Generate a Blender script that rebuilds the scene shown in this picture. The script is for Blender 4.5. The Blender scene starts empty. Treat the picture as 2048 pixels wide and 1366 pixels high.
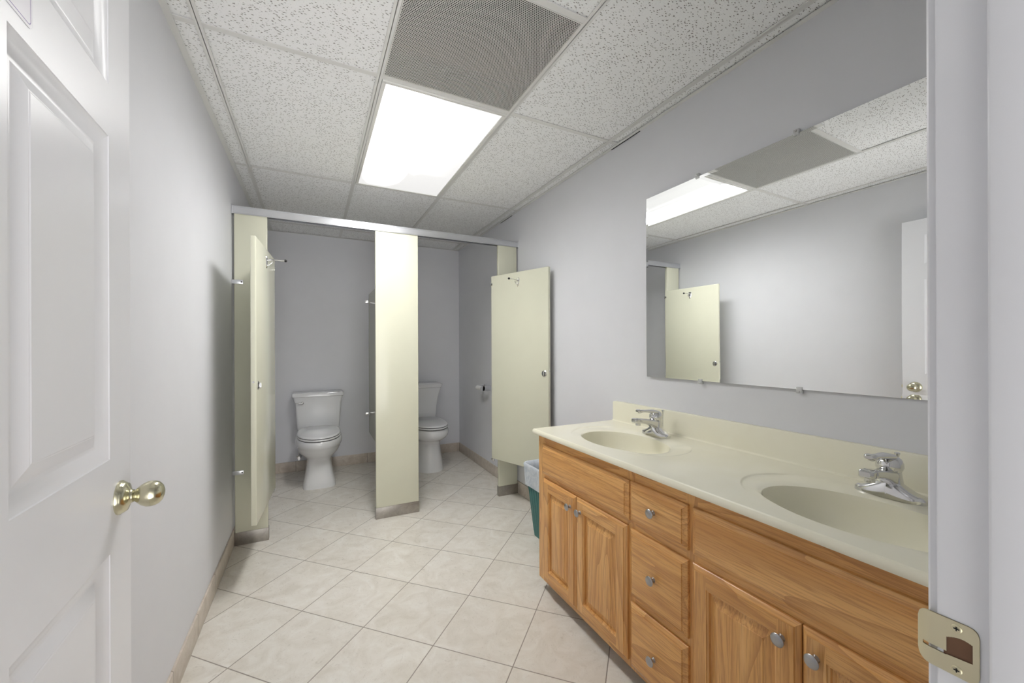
import bpy, bmesh, math, random
from mathutils import Vector, Matrix
random.seed(7)
C = bpy.context.scene.collection
PI = math.pi
# ------------------------------------------------------------------ room data (metres)
XL, XR, YB, YF = -0.448, 1.547, 4.505, 0.18      # side walls, back wall, door wall
H = 2.363                                        # ceiling height
YH = 2.98                                        # front of the toilet stalls
JX = 0.60                                        # right jamb face
# ------------------------------------------------------------------ camera
cam_d = bpy.data.cameras.new('camera')
cam = bpy.data.objects.new('camera', cam_d); C.objects.link(cam)
cam_d.sensor_width = 36.0
cam_d.sensor_fit = 'HORIZONTAL'
cam_d.lens = 798.1 / 2048 * 36.0
cam_d.shift_x = 0.0
cam_d.shift_y = 9.9 / 2048
cam_d.clip_start = 0.01
cam.location = (0, 0, 1.2314)
cam.matrix_world = Matrix.Translation((0, 0, 1.2314)) @ Matrix.Rotation(-0.4628, 4, 'Z') @ Matrix.Rotation(PI/2, 4, 'X') @ Matrix.Rotation(-0.0036, 4, 'Z')
bpy.context.scene.camera = cam
# ------------------------------------------------------------------ world (unseen ambient light added behind the open door), exposure
w = bpy.data.worlds.new('world'); bpy.context.scene.world = w; w.use_nodes = True
w.node_tree.nodes['Background'].inputs[0].default_value = (1.0, 0.985, 0.965, 1)
_t = w.node_tree; _g = _t.nodes.new('ShaderNodeTexCoord'); _s = _t.nodes.new('ShaderNodeSeparateXYZ'); _t.links.new(_g.outputs['Generated'], _s.inputs[0])
def _m(op, a_, b_):                               # lobe added from behind and below the doorway to lift the ceiling
    n_ = _t.nodes.new('ShaderNodeMath'); n_.operation = op
    for k_, v_ in enumerate((a_, b_)):
        if isinstance(v_, bpy.types.NodeSocket): _t.links.new(v_, n_.inputs[k_])
        else: n_.inputs[k_].default_value = v_
    return n_.outputs[0]
_l = _m('POWER', _m('MAXIMUM', _m('ADD', _m('MULTIPLY', _s.outputs[1], -0.94), _m('MULTIPLY', _s.outputs[2], -0.34)), 0.0), 6.0)
_t.links.new(_m('ADD', _m('MULTIPLY', _l, 5.2), 0.20), _t.nodes['Background'].inputs[1])
vs = bpy.context.scene.view_settings
vs.view_transform = 'Standard'; vs.look = 'None'; vs.gamma = 1; vs.use_curve_mapping = False
vs.exposure = 0.35
LAMP = 19.5                                       # radiance of the ceiling lamp's lens

# ------------------------------------------------------------------ material helpers
def srgb(r, g, b):
    f = lambda c: (c/255)/12.92 if c/255 <= 0.04045 else ((c/255+0.055)/1.055)**2.4
    return (f(r), f(g), f(b), 1)
class N:
    def __init__(s, name):
        s.m = bpy.data.materials.new(name); s.m.use_nodes = True
        s.t = s.m.node_tree; s.b = s.t.nodes['Principled BSDF']; s.out = s.t.nodes['Material Output']
    def n(s, typ, **kw):
        nd = s.t.nodes.new(typ)
        for k, v in kw.items():
            if k.startswith('i_'):
                key = k[2:]; key = int(key) if key.isdigit() else key.replace('_', ' ')
                s.put(nd.inputs[key], v)
            else: setattr(nd, k, v)
        return nd
    def put(s, inp, v):
        if isinstance(v, bpy.types.NodeSocket): s.t.links.new(v, inp)
        else: inp.default_value = v
    def math(s, op, a, b=0.0, c=None):
        nd = s.t.nodes.new('ShaderNodeMath'); nd.operation = op
        s.put(nd.inputs[0], a); s.put(nd.inputs[1], b)
        if c is not None: s.put(nd.inputs[2], c)
        return nd.outputs[0]
    def coord(s, kind='Object'):
        return s.n('ShaderNodeTexCoord').outputs[kind]
    def mapping(s, vec, scale=(1, 1, 1), rot=(0, 0, 0), loc=(0, 0, 0)):
        nd = s.n('ShaderNodeMapping'); s.put(nd.inputs['Vector'], vec)
        nd.inputs['Scale'].default_value = scale; nd.inputs['Rotation'].default_value = rot; nd.inputs['Location'].default_value = loc
        return nd.outputs[0]
    def noise(s, vec, scale, detail=2, rough=0.5, dist=0.0):
        nd = s.n('ShaderNodeTexNoise'); s.put(nd.inputs['Vector'], vec)
        nd.inputs['Scale'].default_value = scale; nd.inputs['Detail'].default_value = detail
        nd.inputs['Roughness'].default_value = rough; nd.inputs['Distortion'].default_value = dist
        return nd.outputs[0]
    def ramp(s, fac, stops, interp='LINEAR'):
        nd = s.n('ShaderNodeValToRGB'); s.put(nd.inputs[0], fac); cr = nd.color_ramp; cr.interpolation = interp
        while len(cr.elements) < len(stops): cr.elements.new(0.5)
        for e, (p, c) in zip(cr.elements, stops):
            e.position = p; e.color = c if len(c) == 4 else (*c, 1)
        return nd.outputs[0]
    def mix(s, fac, a, b, mode='MIX'):
        nd = s.n('ShaderNodeMix', data_type='RGBA', blend_type=mode)
        s.put(nd.inputs[0], fac); s.put(nd.inputs[6], a); s.put(nd.inputs[7], b)
        return nd.outputs[2]
    def bump(s, h, strength=0.2, dist=0.001):
        nd = s.n('ShaderNodeBump'); nd.inputs['Strength'].default_value = strength; nd.inputs['Distance'].default_value = dist
        s.put(nd.inputs['Height'], h); s.put(s.b.inputs['Normal'], nd.outputs[0])
    def set(s, **kw):
        for k, v in kw.items(): s.put(s.b.inputs[k.replace('_', ' ')], v)
        return s
def plain(name, col, rough=0.5, metal=0.0, coat=0.0, var=0.03, bumps=0.0, bscale=300, spec=0.5):
    a = N(name); vec = a.coord()
    n = a.noise(vec, 6, 3)
    d = tuple(c*(1-var) for c in col[:3]) + (1,); e = tuple(min(1, c*(1+var)) for c in col[:3]) + (1,)
    a.set(Base_Color=a.ramp(n, [(0.3, d), (0.7, e)]), Roughness=rough, Metallic=metal, Coat_Weight=coat, Coat_Roughness=0.05)
    a.b.inputs['Specular IOR Level'].default_value = spec
    if bumps: a.bump(a.noise(vec, bscale, 2), bumps, 0.001)
    return a.m
M = {}
M['wall'] = plain('wall_paint', srgb(223, 224, 229), 0.55, var=0.01, bumps=0.06, bscale=260)
M['trim'] = plain('trim_paint', srgb(236, 237, 242), 0.3, var=0.008, bumps=0.02, bscale=60)
M['partition'] = plain('partition_enamel', srgb(215, 215, 196), 0.13, var=0.01, bumps=0.012, bscale=120, spec=0.3)
M['porcelain'] = plain('porcelain', srgb(228, 229, 231), 0.08, var=0.004, coat=0.5)
M['seat'] = plain('seat_plastic', srgb(232, 233, 235), 0.12, var=0.004, coat=0.3)
M['chrome'] = plain('chrome', (0.72, 0.72, 0.72, 1), 0.09, 1.0, var=0.02)
M['nickel'] = plain('brushed_nickel', (0.42, 0.42, 0.43, 1), 0.3, 1.0, var=0.06)
M['brass'] = plain('brass', srgb(206, 202, 176), 0.2, 1.0, var=0.04)
M['brass_dull'] = plain('brass_dull', srgb(226, 219, 190), 0.42, 1.0, var=0.06)
M['aluminium'] = plain('aluminium', (0.72, 0.73, 0.76, 1), 0.3, 1.0, var=0.04)
M['rubber'] = plain('rubber', (0.012, 0.012, 0.012, 1), 0.6)
M['dark'] = plain('dark_and_gap_shade', (0.02, 0.02, 0.02, 1), 0.9)  # near-black for dark parts and for painted shade in the ceiling gap
M['paper'] = plain('paper', srgb(235, 235, 235), 0.9, bumps=0.1, bscale=500)
M['white_metal'] = plain('white_metal', srgb(226, 226, 222), 0.4)
M['bin'] = plain('green_plastic', srgb(54, 112, 110), 0.42, var=0.08)
M['purple'] = plain('purple_ink', srgb(88, 60, 150), 0.4)
M['vinyl'] = plain('sign_vinyl', srgb(232, 230, 240), 0.25)
M['raw_wood'] = plain('raw_wood', srgb(112, 82, 62), 0.8, var=0.25)
M['grille'] = M['white_metal']
M['shadow_gap'] = plain('painted_gap_shade', (0.03, 0.03, 0.03, 1), 0.8)  # near-black that paints the shade around the toilet seat
# clear plastic
a = N('clear_plastic'); a.set(Base_Color=(0.85, 0.86, 0.86, 1), Roughness=0.12, Alpha=0.45); a.noise(a.coord(), 5); M['clear'] = a.m
# liner: milky film
a = N('liner_film'); vec = a.coord()
a.set(Base_Color=a.ramp(a.noise(vec, 25, 4, 0.6, 1.0), [(0.3, srgb(190, 202, 214)), (0.7, srgb(228, 233, 240))]), Roughness=0.35, Transmission_Weight=0.12)
a.bump(a.noise(a.mapping(vec, (1, 1, 0.35)), 38, 4, 0.6, 1.5), 0.9, 0.006); M['liner'] = a.m
# cultured marble
a = N('cultured_marble'); vec = a.coord()
a.set(Base_Color=a.ramp(a.noise(vec, 4, 4, 0.5, 1.0), [(0.3, srgb(240, 236, 214)), (0.7, srgb(243, 240, 221))]), Roughness=0.24, Coat_Weight=0.15, Coat_Roughness=0.1); M['marble'] = a.m
# stainless kick shoe
a = N('stainless'); vec = a.coord()
n = a.noise(a.mapping(vec, (2, 2, 40)), 6, 5, 0.6, 0.5); n2 = a.noise(vec, 22, 4, 0.6, 1)
a.set(Base_Color=a.mix(n2, srgb(140, 136, 132), srgb(196, 192, 186)), Roughness=a.math('MULTIPLY_ADD', n, 0.25, 0.28), Metallic=1.0); M['stainless'] = a.m
# oak, grain along local axis y / z
def oak(name, axis):
    a = N(name)
    vec = a.coord()
    info = a.n('ShaderNodeObjectInfo').outputs['Random']
    off = a.n('ShaderNodeCombineXYZ'); 
    for i, k in enumerate((7.3, 11.1, 17.7)): a.put(off.inputs[i], a.math('MULTIPLY', info, k))
    add = a.n('ShaderNodeVectorMath', operation='ADD'); a.put(add.inputs[0], vec); a.put(add.inputs[1], off.outputs[0]); v = add.outputs[0]
    sc = {'y': (1, 0.07, 1), 'z': (1, 1, 0.07)}[axis]
    sf = {'y': (1, 0.035, 1), 'z': (1, 1, 0.035)}[axis]
    sw = {'y': (1.0, 0.10, 1.0), 'z': (1.0, 1.0, 0.10)}[axis]
    broad = a.noise(a.mapping(v, sc), 14, 3, 0.55, 0.6)
    # cathedral figure: contour lines of a stretched field
    f = a.noise(a.mapping(v, sw), 6.5, 1.5, 0.45, 0.5)
    bands = a.math('FRACT', a.math('MULTIPLY', f, 11.0))
    bands = a.math('POWER', bands, 3.0)
    pores = a.noise(a.mapping(v, sf), 240, 3, 0.65)
    pr = a.ramp(pores, [(0.47, (0, 0, 0)), (0.62, (1, 1, 1))])
    col = a.ramp(broad, [(0.3, srgb(212, 155, 88)), (0.55, srgb(225, 172, 105)), (0.75, srgb(234, 186, 123))])
    col = a.mix(a.math('MULTIPLY', bands, 0.62), col, srgb(172, 116, 60))
    col = a.mix(a.math('MULTIPLY', pr, 0.5), col, srgb(168, 112, 60))
    a.set(Base_Color=col, Roughness=0.34, Coat_Weight=0.25, Coat_Roughness=0.15)
    a.bump(pores, 0.08, 0.0006)
    return a.m
M['oak_y'] = oak('oak_grain_level', 'y'); M['oak_z'] = oak('oak_grain_upright', 'z')
# floor tiles: square grid on the diagonal
def tilemat():
    a = N('floor_tile'); vec = a.coord()
    sep = a.n('ShaderNodeSeparateXYZ'); a.put(sep.inputs[0], vec); x, y = sep.outputs[0], sep.outputs[1]
    r2 = 1/math.sqrt(2)
    u = a.math('MULTIPLY', a.math('SUBTRACT', x, y), r2); v = a.math('MULTIPLY', a.math('ADD', x, y), r2)
    u = a.math('DIVIDE', a.math('ADD', u, 1.8705), 0.3457); v = a.math('DIVIDE', a.math('SUBTRACT', v, 1.4545), 0.3495)
    def edge(t):
        f = a.math('FRACT', t); f = a.math('ABSOLUTE', a.math('SUBTRACT', f, 0.5)); return f
    m = a.math('MAXIMUM', edge(u), edge(v))
    g = a.ramp(m, [(0.4925, (0, 0, 0)), (0.4950, (1, 1, 1))])
    cid = a.n('ShaderNodeCombineXYZ'); a.put(cid.inputs[0], a.math('FLOOR', u)); a.put(cid.inputs[1], a.math('FLOOR', v))
    wn = a.n('ShaderNodeTexWhiteNoise'); wn.noise_dimensions = '3D'; a.put(wn.inputs['Vector'], cid.outputs[0])
    sh = a.n('ShaderNodeVectorMath', operation='MULTIPLY_ADD'); a.put(sh.inputs[0], wn.outputs['Color']); sh.inputs[1].default_value = (9, 9, 9); a.put(sh.inputs[2], vec)
    vv = sh.outputs[0]
    n1 = a.noise(vv, 9, 6, 0.62, 1.2); n2 = a.noise(vv, 30, 5, 0.7, 2.5)
    col = a.ramp(n1, [(0.28, srgb(213, 207, 196)), (0.5, srgb(224, 219, 210)), (0.72, srgb(233, 230, 223))])
    vein = a.ramp(a.math('ABSOLUTE', a.math('SUBTRACT', a.noise(vv, 11, 7, 0.68, 1.8), 0.5)), [(0.0, (1, 1, 1)), (0.009, (0, 0, 0))])
    msk = a.ramp(n2, [(0.5, (0, 0, 0)), (0.62, (1, 1, 1))])
    col = a.mix(a.math('MULTIPLY', a.math('MULTIPLY', vein, msk), 0.5), col, srgb(168, 157, 144))
    br = a.math('MULTIPLY_ADD', wn.outputs['Value'], 0.05, 0.95)
    hs = a.n('ShaderNodeHueSaturation'); a.put(hs.inputs['Value'], br); a.put(hs.inputs['Color'], col)
    col = a.mix(g, hs.outputs[0], srgb(150, 142, 133))
    a.set(Base_Color=col, Roughness=a.ramp(n2, [(0.3, (0.24,)*3), (0.7, (0.4,)*3)]))
    hgt = a.math('SUBTRACT', a.math('MULTIPLY', n2, 0.25), g)
    a.bump(hgt, 0.35, 0.0015)
    return a.m
M['floor'] = tilemat()
a = N('baseboard_tile'); vec = a.coord()
n1 = a.noise(vec, 14, 6, 0.65, 1.5)
sep = a.n('ShaderNodeSeparateXYZ'); a.put(sep.inputs[0], vec)
s_ = a.math('ADD', sep.outputs[0], sep.outputs[1]); f_ = a.math('ABSOLUTE', a.math('SUBTRACT', a.math('FRACT', a.math('DIVIDE', s_, 0.334)), 0.5))
g_ = a.ramp(f_, [(0.492, (0, 0, 0)), (0.496, (1, 1, 1))])
a.set(Base_Color=a.mix(g_, a.ramp(n1, [(0.3, srgb(192, 180, 167)), (0.7, srgb(216, 207, 196))]), srgb(150, 140, 128)), Roughness=0.4); M['base'] = a.m
# acoustic ceiling tile: off-white with short fissures and pinholes
def ceilmat():
    a = N('acoustic_tile'); vec = a.coord()
    flat = a.mapping(vec, (1, 1, 0))
    def fiss(rot, sx, sy, sc, seed, keep, rad):
        mp = a.mapping(flat, (sx, sy, 1), (0, 0, rot), (seed, seed*1.7, 0))
        warp = a.n('ShaderNodeTexNoise'); a.put(warp.inputs['Vector'], flat); warp.inputs['Scale'].default_value = 70; warp.inputs['Detail'].default_value = 2
        ad = a.n('ShaderNodeVectorMath', operation='MULTIPLY_ADD'); a.put(ad.inputs[0], warp.outputs['Color']); ad.inputs[1].default_value = (0.008, 0.008, 0); a.put(ad.inputs[2], mp)
        vo = a.n('ShaderNodeTexVoronoi'); a.put(vo.inputs['Vector'], ad.outputs[0]); vo.inputs['Scale'].default_value = sc; vo.voronoi_dimensions = '2D'
        d = a.ramp(vo.outputs['Distance'], [(rad*0.6, (1, 1, 1)), (rad, (0, 0, 0))])
        sp = a.n('ShaderNodeSeparateColor'); a.put(sp.inputs[0], vo.outputs['Color'])
        return a.math('MULTIPLY', d, a.math('LESS_THAN', sp.outputs[0], keep))
    f1 = fiss(0.5, 1.0, 2.3, 60, 0.0, 0.30, 0.25)
    f2 = fiss(-0.7, 1.0, 2.0, 70, 3.1, 0.22, 0.22)
    f3 = fiss(1.4, 1.0, 1.0, 150, 5.3, 0.22, 0.16)
    f = a.math('MAXIMUM', a.math('MAXIMUM', f1, f2), a.math('MULTIPLY', f3, 0.75))
    base = a.ramp(a.noise(vec, 300, 2), [(0.3, srgb(243, 244, 245)), (0.7, srgb(249, 250, 250))])
    a.set(Base_Color=a.mix(a.math('MULTIPLY', f, 0.85), base, srgb(105, 98, 92)), Roughness=0.95)
    a.bump(a.math('MULTIPLY', f, -1.0), 0.5, 0.002)
    return a.m
M['acoustic'] = ceilmat()
M['grid'] = plain('ceiling_grid_enamel', srgb(226, 226, 224), 0.45)
# perforated grille: round holes on a hexagonal lattice
def perf():
    a = N('perforated_steel'); vec = a.coord()
    sep = a.n('ShaderNodeSeparateXYZ'); a.put(sep.inputs[0], vec)
    p = 0.0072; q = p*math.sqrt(3)
    def lat(ox, oy):
        x = a.math('SUBTRACT', a.math('FRACT', a.math('ADD', a.math('DIVIDE', sep.outputs[0], p), ox+50)), 0.5)
        y = a.math('SUBTRACT', a.math('FRACT', a.math('ADD', a.math('DIVIDE', sep.outputs[1], q), oy+50)), 0.5)
        y = a.math('MULTIPLY', y, math.sqrt(3))
        return a.math('SQRT', a.math('ADD', a.math('MULTIPLY', x, x), a.math('MULTIPLY', y, y)))
    d = a.math('MINIMUM', lat(0, 0), lat(0.5, 0.5))
    hole = a.ramp(d, [(0.36, (1, 1, 1)), (0.39, (0, 0, 0))])
    sc = a.noise(a.mapping(vec, (1, 2.2, 1), (0, 0, 0.6)), 7, 5, 0.7, 2.0)
    dust = a.ramp(sc, [(0.62, srgb(216, 216, 212)), (0.70, srgb(236, 236, 234))])
    a.set(Base_Color=dust, Roughness=0.45)
    tr = a.n('ShaderNodeBsdfTransparent'); mx = a.n('ShaderNodeMixShader')
    a.put(mx.inputs[0], hole); a.put(mx.inputs[1], a.b.outputs[0]); a.put(mx.inputs[2], tr.outputs[0])
    a.t.links.new(mx.outputs[0], a.out.inputs['Surface'])
    return a.m
M['perf'] = perf()
# lamp lens: prismatic diffuser, tube glow painted into its emission, weaker towards the right
def lens():
    a = N('lamp_lens'); vec = a.coord()
    sep = a.n('ShaderNodeSeparateXYZ'); a.put(sep.inputs[0], vec)
    t = a.math('DIVIDE', sep.outputs[0], 0.5495)           # 0..1 across
    prof = a.ramp(t, [(0.0, (0.06,)*3), (0.05, (0.4,)*3), (0.12, (1,)*3), (0.3, (1,)*3), (0.42, (0.3,)*3), (0.5, (0.050,)*3), (0.57, (0.058,)*3), (0.64, (0.047,)*3), (0.82, (0.046,)*3), (1.0, (0.040,)*3)])
    e2 = a.ramp(a.math('DIVIDE', sep.outputs[1], 1.16), [(0.0, (0.25,)*3), (0.035, (1,)*3), (0.70, (1,)*3), (0.84, (0.4,)*3), (0.95, (0.09,)*3), (1.0, (0.03,)*3)])  # fades at both ends; stall end dimmed to spare the centre pilaster
    prof = a.math('MAXIMUM', a.math('MULTIPLY', prof, e2), 0.041)
    pr = a.noise(vec, 240, 1)
    geo = a.n('ShaderNodeNewGeometry')                     # prismatic lens: throws most of its light downwards
    dt = a.n('ShaderNodeVectorMath', operation='DOT_PRODUCT'); a.put(dt.inputs[0], geo.outputs['Incoming']); a.put(dt.inputs[1], geo.outputs['Normal'])
    cosv = a.math('MULTIPLY_ADD', a.math('ABSOLUTE', dt.outputs['Value']), 0.95, 0.05)
    e = a.math('MULTIPLY', prof, a.math('MULTIPLY_ADD', pr, 0.06, 0.97))
    a.set(Base_Color=(0.15, 0.15, 0.15, 1), Roughness=0.4, Emission_Color=(1.0, 0.99, 0.975, 1), Emission_Strength=a.math('MULTIPLY', a.math('MULTIPLY', e, cosv), LAMP*2.0))
    return a.m
M['lens'] = lens()
a = N('mirror_glass'); a.set(Base_Color=(0.93, 0.945, 0.94, 1), Roughness=0.0, Metallic=1.0); a.noise(a.coord(), 3); M['mirror'] = a.m

# ------------------------------------------------------------------ mesh helpers
def ident(a, b, c): return (a, b, c)
def box(bm, x0, x1, y0, y1, z0, z1, bev=0.0, seg=2, mi=0):
    r = bmesh.ops.create_cube(bm, size=1.0)
    vs = r['verts']
    for v in vs: v.co = Vector(((x0+x1)/2+v.co.x*(x1-x0), (y0+y1)/2+v.co.y*(y1-y0), (z0+z1)/2+v.co.z*(z1-z0)))
    fs = set(f for v in vs for f in v.link_faces)
    for f in fs: f.material_index = mi
    if bev:
        es = list(set(e for v in vs for e in v.link_edges))
        rr = bmesh.ops.bevel(bm, geom=es, offset=bev, segments=seg, profile=0.5, affect='EDGES', material=-1)
    return bm
def loft(bm, rings, cap0=True, cap1=True, closed=True, mi=0, smooth=True):
    vr = [[bm.verts.new(p) for p in r] for r in rings]
    n = len(vr[0])
    for a, b in zip(vr[:-1], vr[1:]):
        for i in range(n if closed else n-1):
            j = (i+1) % n
            f = bm.faces.new((a[i], a[j], b[j], b[i])); f.material_index = mi; f.smooth = smooth
    if cap0: f = bm.faces.new(list(reversed(vr[0]))); f.material_index = mi
    if cap1: f = bm.faces.new(vr[-1]); f.material_index = mi
    return vr
def frame(d):
    d = Vector(d).normalized(); up = Vector((0, 0, 1)) if abs(d.z) < 0.95 else Vector((1, 0, 0))
    x = up.cross(d).normalized(); y = d.cross(x); return d, x, y
def lathe(bm, o, d, prof, n=32, mi=0, cap=True):
    """prof: (radius, distance along d)"""
    o = Vector(o); d, x, y = frame(d); rings = []
    for r, t in prof:
        rings.append([o+d*t+(x*math.cos(2*PI*i/n)+y*math.sin(2*PI*i/n))*max(r, 1e-5) for i in range(n)])
    loft(bm, rings, cap, cap, mi=mi)
def tube(bm, pts, rad, n=12, mi=0, sx=1.0, sy=1.0):
    pts = [Vector(p) for p in pts]; rs = rad if isinstance(rad, (list, tuple)) else [rad]*len(pts)
    rings = []; prevx = None
    for i, p in enumerate(pts):
        d = (pts[min(i+1, len(pts)-1)]-pts[max(i-1, 0)]).normalized()
        if prevx is None: _, x, y = frame(d)
        else:
            x = (prevx-d*prevx.dot(d)).normalized(); y = d.cross(x)
        prevx = x
        rings.append([p+(x*math.cos(2*PI*k/n)*sx+y*math.sin(2*PI*k/n)*sy)*rs[i] for k in range(n)])
    loft(bm, rings, mi=mi)
def finish(name, bm, mats, parent=None, smooth_angle=None, loc=None):
    bmesh.ops.recalc_face_normals(bm, faces=bm.faces[:])
    me = bpy.data.meshes.new(name); bm.to_mesh(me); bm.free()
    for m in (mats if isinstance(mats, (list, tuple)) else [mats]): me.materials.append(m if not isinstance(m, str) else M[m])
    if smooth_angle is not None:
        for p in me.polygons: p.use_smooth = True
        me.set_sharp_from_angle(angle=math.radians(smooth_angle))
    o = bpy.data.objects.new(name, me); C.objects.link(o)
    if parent is not None: o.parent = parent
    if loc is not None: o.location = loc
    return o
def part(name, mats, parent, fn, ang=35, label=None, loc=None):
    bm = bmesh.new(); fn(bm); o = finish(name, bm, mats, parent, ang, loc)
    if label: o['label'] = label
    return o
def thing(name, label, cat, loc=(0, 0, 0), rotz=0.0, group=None):
    o = bpy.data.objects.new(name, None); C.objects.link(o); o.location = loc; o.rotation_euler = (0, 0, rotz)
    o.empty_display_size = 0.05
    o['label'] = label; o['category'] = cat
    if group: o['group'] = group
    return o
def tag(o, label, cat, group=None):
    o['label'] = label; o['category'] = cat
    if group: o['group'] = group
    return o
def structure(o, label=None):
    o['kind'] = 'structure'
    if label: o['label'] = label
    return o
def nested(bm, m, a0, a1, b0, b1, rings, cuts=None, mi=0, cellmat=None, panel=None, cap_mi=None):
    """rings: (inset, depth) from outside in on rectangle a0..a1 x b0..b1; m maps (a,b,depth) to a point.
    cuts: (list of a cuts, list of b cuts) splits the last ring into cells; panel: {(i,j): rings} sinks cells."""
    prev = None
    def rect(i, d, A0=a0, A1=a1, B0=b0, B1=b1): return [m(A0+i, B0+i, d), m(A1-i, B0+i, d), m(A1-i, B1-i, d), m(A0+i, B1-i, d)]
    def strip(p, q, k):
        for t in range(4):
            u = (t+1) % 4
            f = bm.faces.new([bm.verts.new(c) for c in (p[t], p[u], q[u], q[t])]); f.material_index = k[t] if isinstance(k, (list, tuple)) else k
    for i, d in rings:
        cur = rect(i, d)
        if prev: strip(prev, cur, mi)
        prev = cur
    i, d = rings[-1]
    if not cuts:
        f = bm.faces.new([bm.verts.new(c) for c in prev]); f.material_index = cap_mi if cap_mi is not None else (mi if not isinstance(mi, (list, tuple)) else mi[0]); return
    ca = [a0+i]+list(cuts[0])+[a1-i]; cb = [b0+i]+list(cuts[1])+[b1-i]
    for ia in range(len(ca)-1):
        for ib in range(len(cb)-1):
            k = cellmat(ia, ib) if cellmat else 0
            A0, A1, B0, B1 = ca[ia], ca[ia+1], cb[ib], cb[ib+1]
            if panel and (ia, ib) in panel:
                pr = panel[(ia, ib)]; pv = None
                for (ii, dd, kk) in pr:
                    cu = rect(ii, d+dd, A0, A1, B0, B1)
                    if pv: strip(pv, cu, kk)
                    pv = cu
                f = bm.faces.new([bm.verts.new(c) for c in pv]); f.material_index = pr[-1][2]
            else:
                f = bm.faces.new([bm.verts.new(m(*c)) for c in ((A0, B0, d), (A1, B0, d), (A1, B1, d), (A0, B1, d))]); f.material_index = k
def weld(bm): bmesh.ops.remove_doubles(bm, verts=bm.verts[:], dist=1e-5)

# ================================================================== SETTING
def f(bm): box(bm, -1.0, 2.0, -0.5, YB+0.1, -0.08, 0)
structure(part('floor', 'floor', None, f), 'beige stone-look floor tiles laid on the diagonal')
structure(part('wall_left', 'wall', None, lambda bm: box(bm, XL-0.1, XL, YF, YB+0.1, 0, H+0.25)))
structure(part('wall_right', 'wall', None, lambda bm: box(bm, XR, XR+0.1, YF, YB+0.1, 0, H+0.25)))
structure(part('wall_back', 'wall', None, lambda bm: box(bm, XL, XR, YB, YB+0.1, 0, H+0.25)))
JL = JX-0.918
def f(bm):
    box(bm, XL-0.1, JL-0.02, 0.06, YF, 0, H+0.25)
    box(bm, JX+0.02, XR+0.1, 0.06, YF, 0, H+0.25)
    box(bm, JL-0.02, JX+0.02, 0.06, YF, 2.068, H+0.25)
structure(part('wall_front', 'wall', None, f))
# door lining with stops and casing
def f(bm):
    box(bm, JX, JX+0.02, 0.058, YF+0.001, 0, 2.048, 0.002)
    box(bm, JL-0.02, JL, 0.058, YF+0.001, 0, 2.048, 0.002)
    box(bm, JL-0.02, JX+0.02, 0.058, YF+0.001, 2.048, 2.068, 0.002)
structure(part('trim_1', 'trim', None, f), 'white painted door jamb')
jamb = bpy.data.objects['trim_1']
def f(bm):
    box(bm, JX-0.011, JX, 0.098, 0.1415, 0, 2.037, 0.003, 3)
    box(bm, JL, JL+0.011, 0.098, 0.1415, 0, 2.037, 0.003, 3)
    box(bm, JL, JX, 0.098, 0.1415, 2.037, 2.048, 0.003, 3)
part('door_stop', 'trim', jamb, f)
def casing(bm, x0, x1, z0, z1, vertical, inner):
    # moulded casing: thin inner bead, thicker outer back
    pts = [(0.0, 0.0), (0.0, 0.0075), (0.0015, 0.0095), (0.006, 0.0102), (0.0085, 0.0085), (0.011, 0.0105), (0.022, 0.0125), (0.045, 0.016), (0.054, 0.016), (0.057, 0.013), (0.057, 0)]
    rings = []
    if vertical:
        for z in (z0, z1): rings.append([(x0+(p if inner > 0 else -p), YF+d, z) for p, d in pts])
    else:
        for x in (x0, x1): rings.append([(x, YF+d, z0+p) for p, d in pts])
    loft(bm, rings)
def f(bm):
    casing(bm, JX+0.006, 0, 0, 2.11, True, 1); casing(bm, JL-0.006, 0, 0, 2.11, True, -1)
    casing(bm, JL-0.063, JX+0.063, 2.054, 0, False, 1)
structure(part('trim_2', 'trim', None, f, 25), 'white moulded door casing')
# tile baseboards
def f(bm): box(bm, XL, XL+0.009, YF+0.02, YB, 0, 0.1, 0.0015)
structure(part('baseboard_left', 'base', None, f))
def f(bm): box(bm, XL+0.009, XR-0.009, YB-0.009, YB, 0, 0.1, 0.0015)
structure(part('baseboard_back', 'base', None, f))
def f(bm): box(bm, XR-0.009, XR, 1.79, YB, 0, 0.1, 0.0015)
structure(part('baseboard_right', 'base', None, f))
# ---- ceiling: lay-in tiles with a tee grid
GX = [XL, -0.356, 0.2536, 0.8632, 1.4728, XR]
W2, W4 = 0.6096, 1.2192
y0 = 1.738
rows = {0: [YF, y0-W4, y0, y0+W4, y0+2*W4, YB], 1: [YF, y0-W4, y0, y0+W4, y0+2*W4, YB], 2: [YF, y0-W4, y0-W2, y0, y0+W4, y0+2*W4, YB],
        3: [YF, y0-W4, y0, y0+W4, y0+2*W4, YB], 4: [YF, y0-W4, y0, y0+W4, y0+2*W4, YB]}
def f(bm):
    g = 0.0035
    rnd = random.Random(3)
    for c in range(5):
        ys = rows[c]
        for r in range(len(ys)-1):
            if c == 2 and abs(ys[r]-(y0-W2)) < .01: continue      # the grille's bay
            if c == 2 and abs(ys[r]-y0) < .01: continue           # the lamp's bay
            dz = 0.004+rnd.random()*0.003
            box(bm, GX[c]+g, GX[c+1]-g, ys[r]+g, ys[r+1]-g, H+dz, H+dz+0.014)
    box(bm, XL, XR, YF, YB, H+0.24, H+0.25)
structure(part('ceiling', 'acoustic', None, f), 'suspended ceiling of speckled acoustic tiles')
ceil = bpy.data.objects['ceiling']
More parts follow.
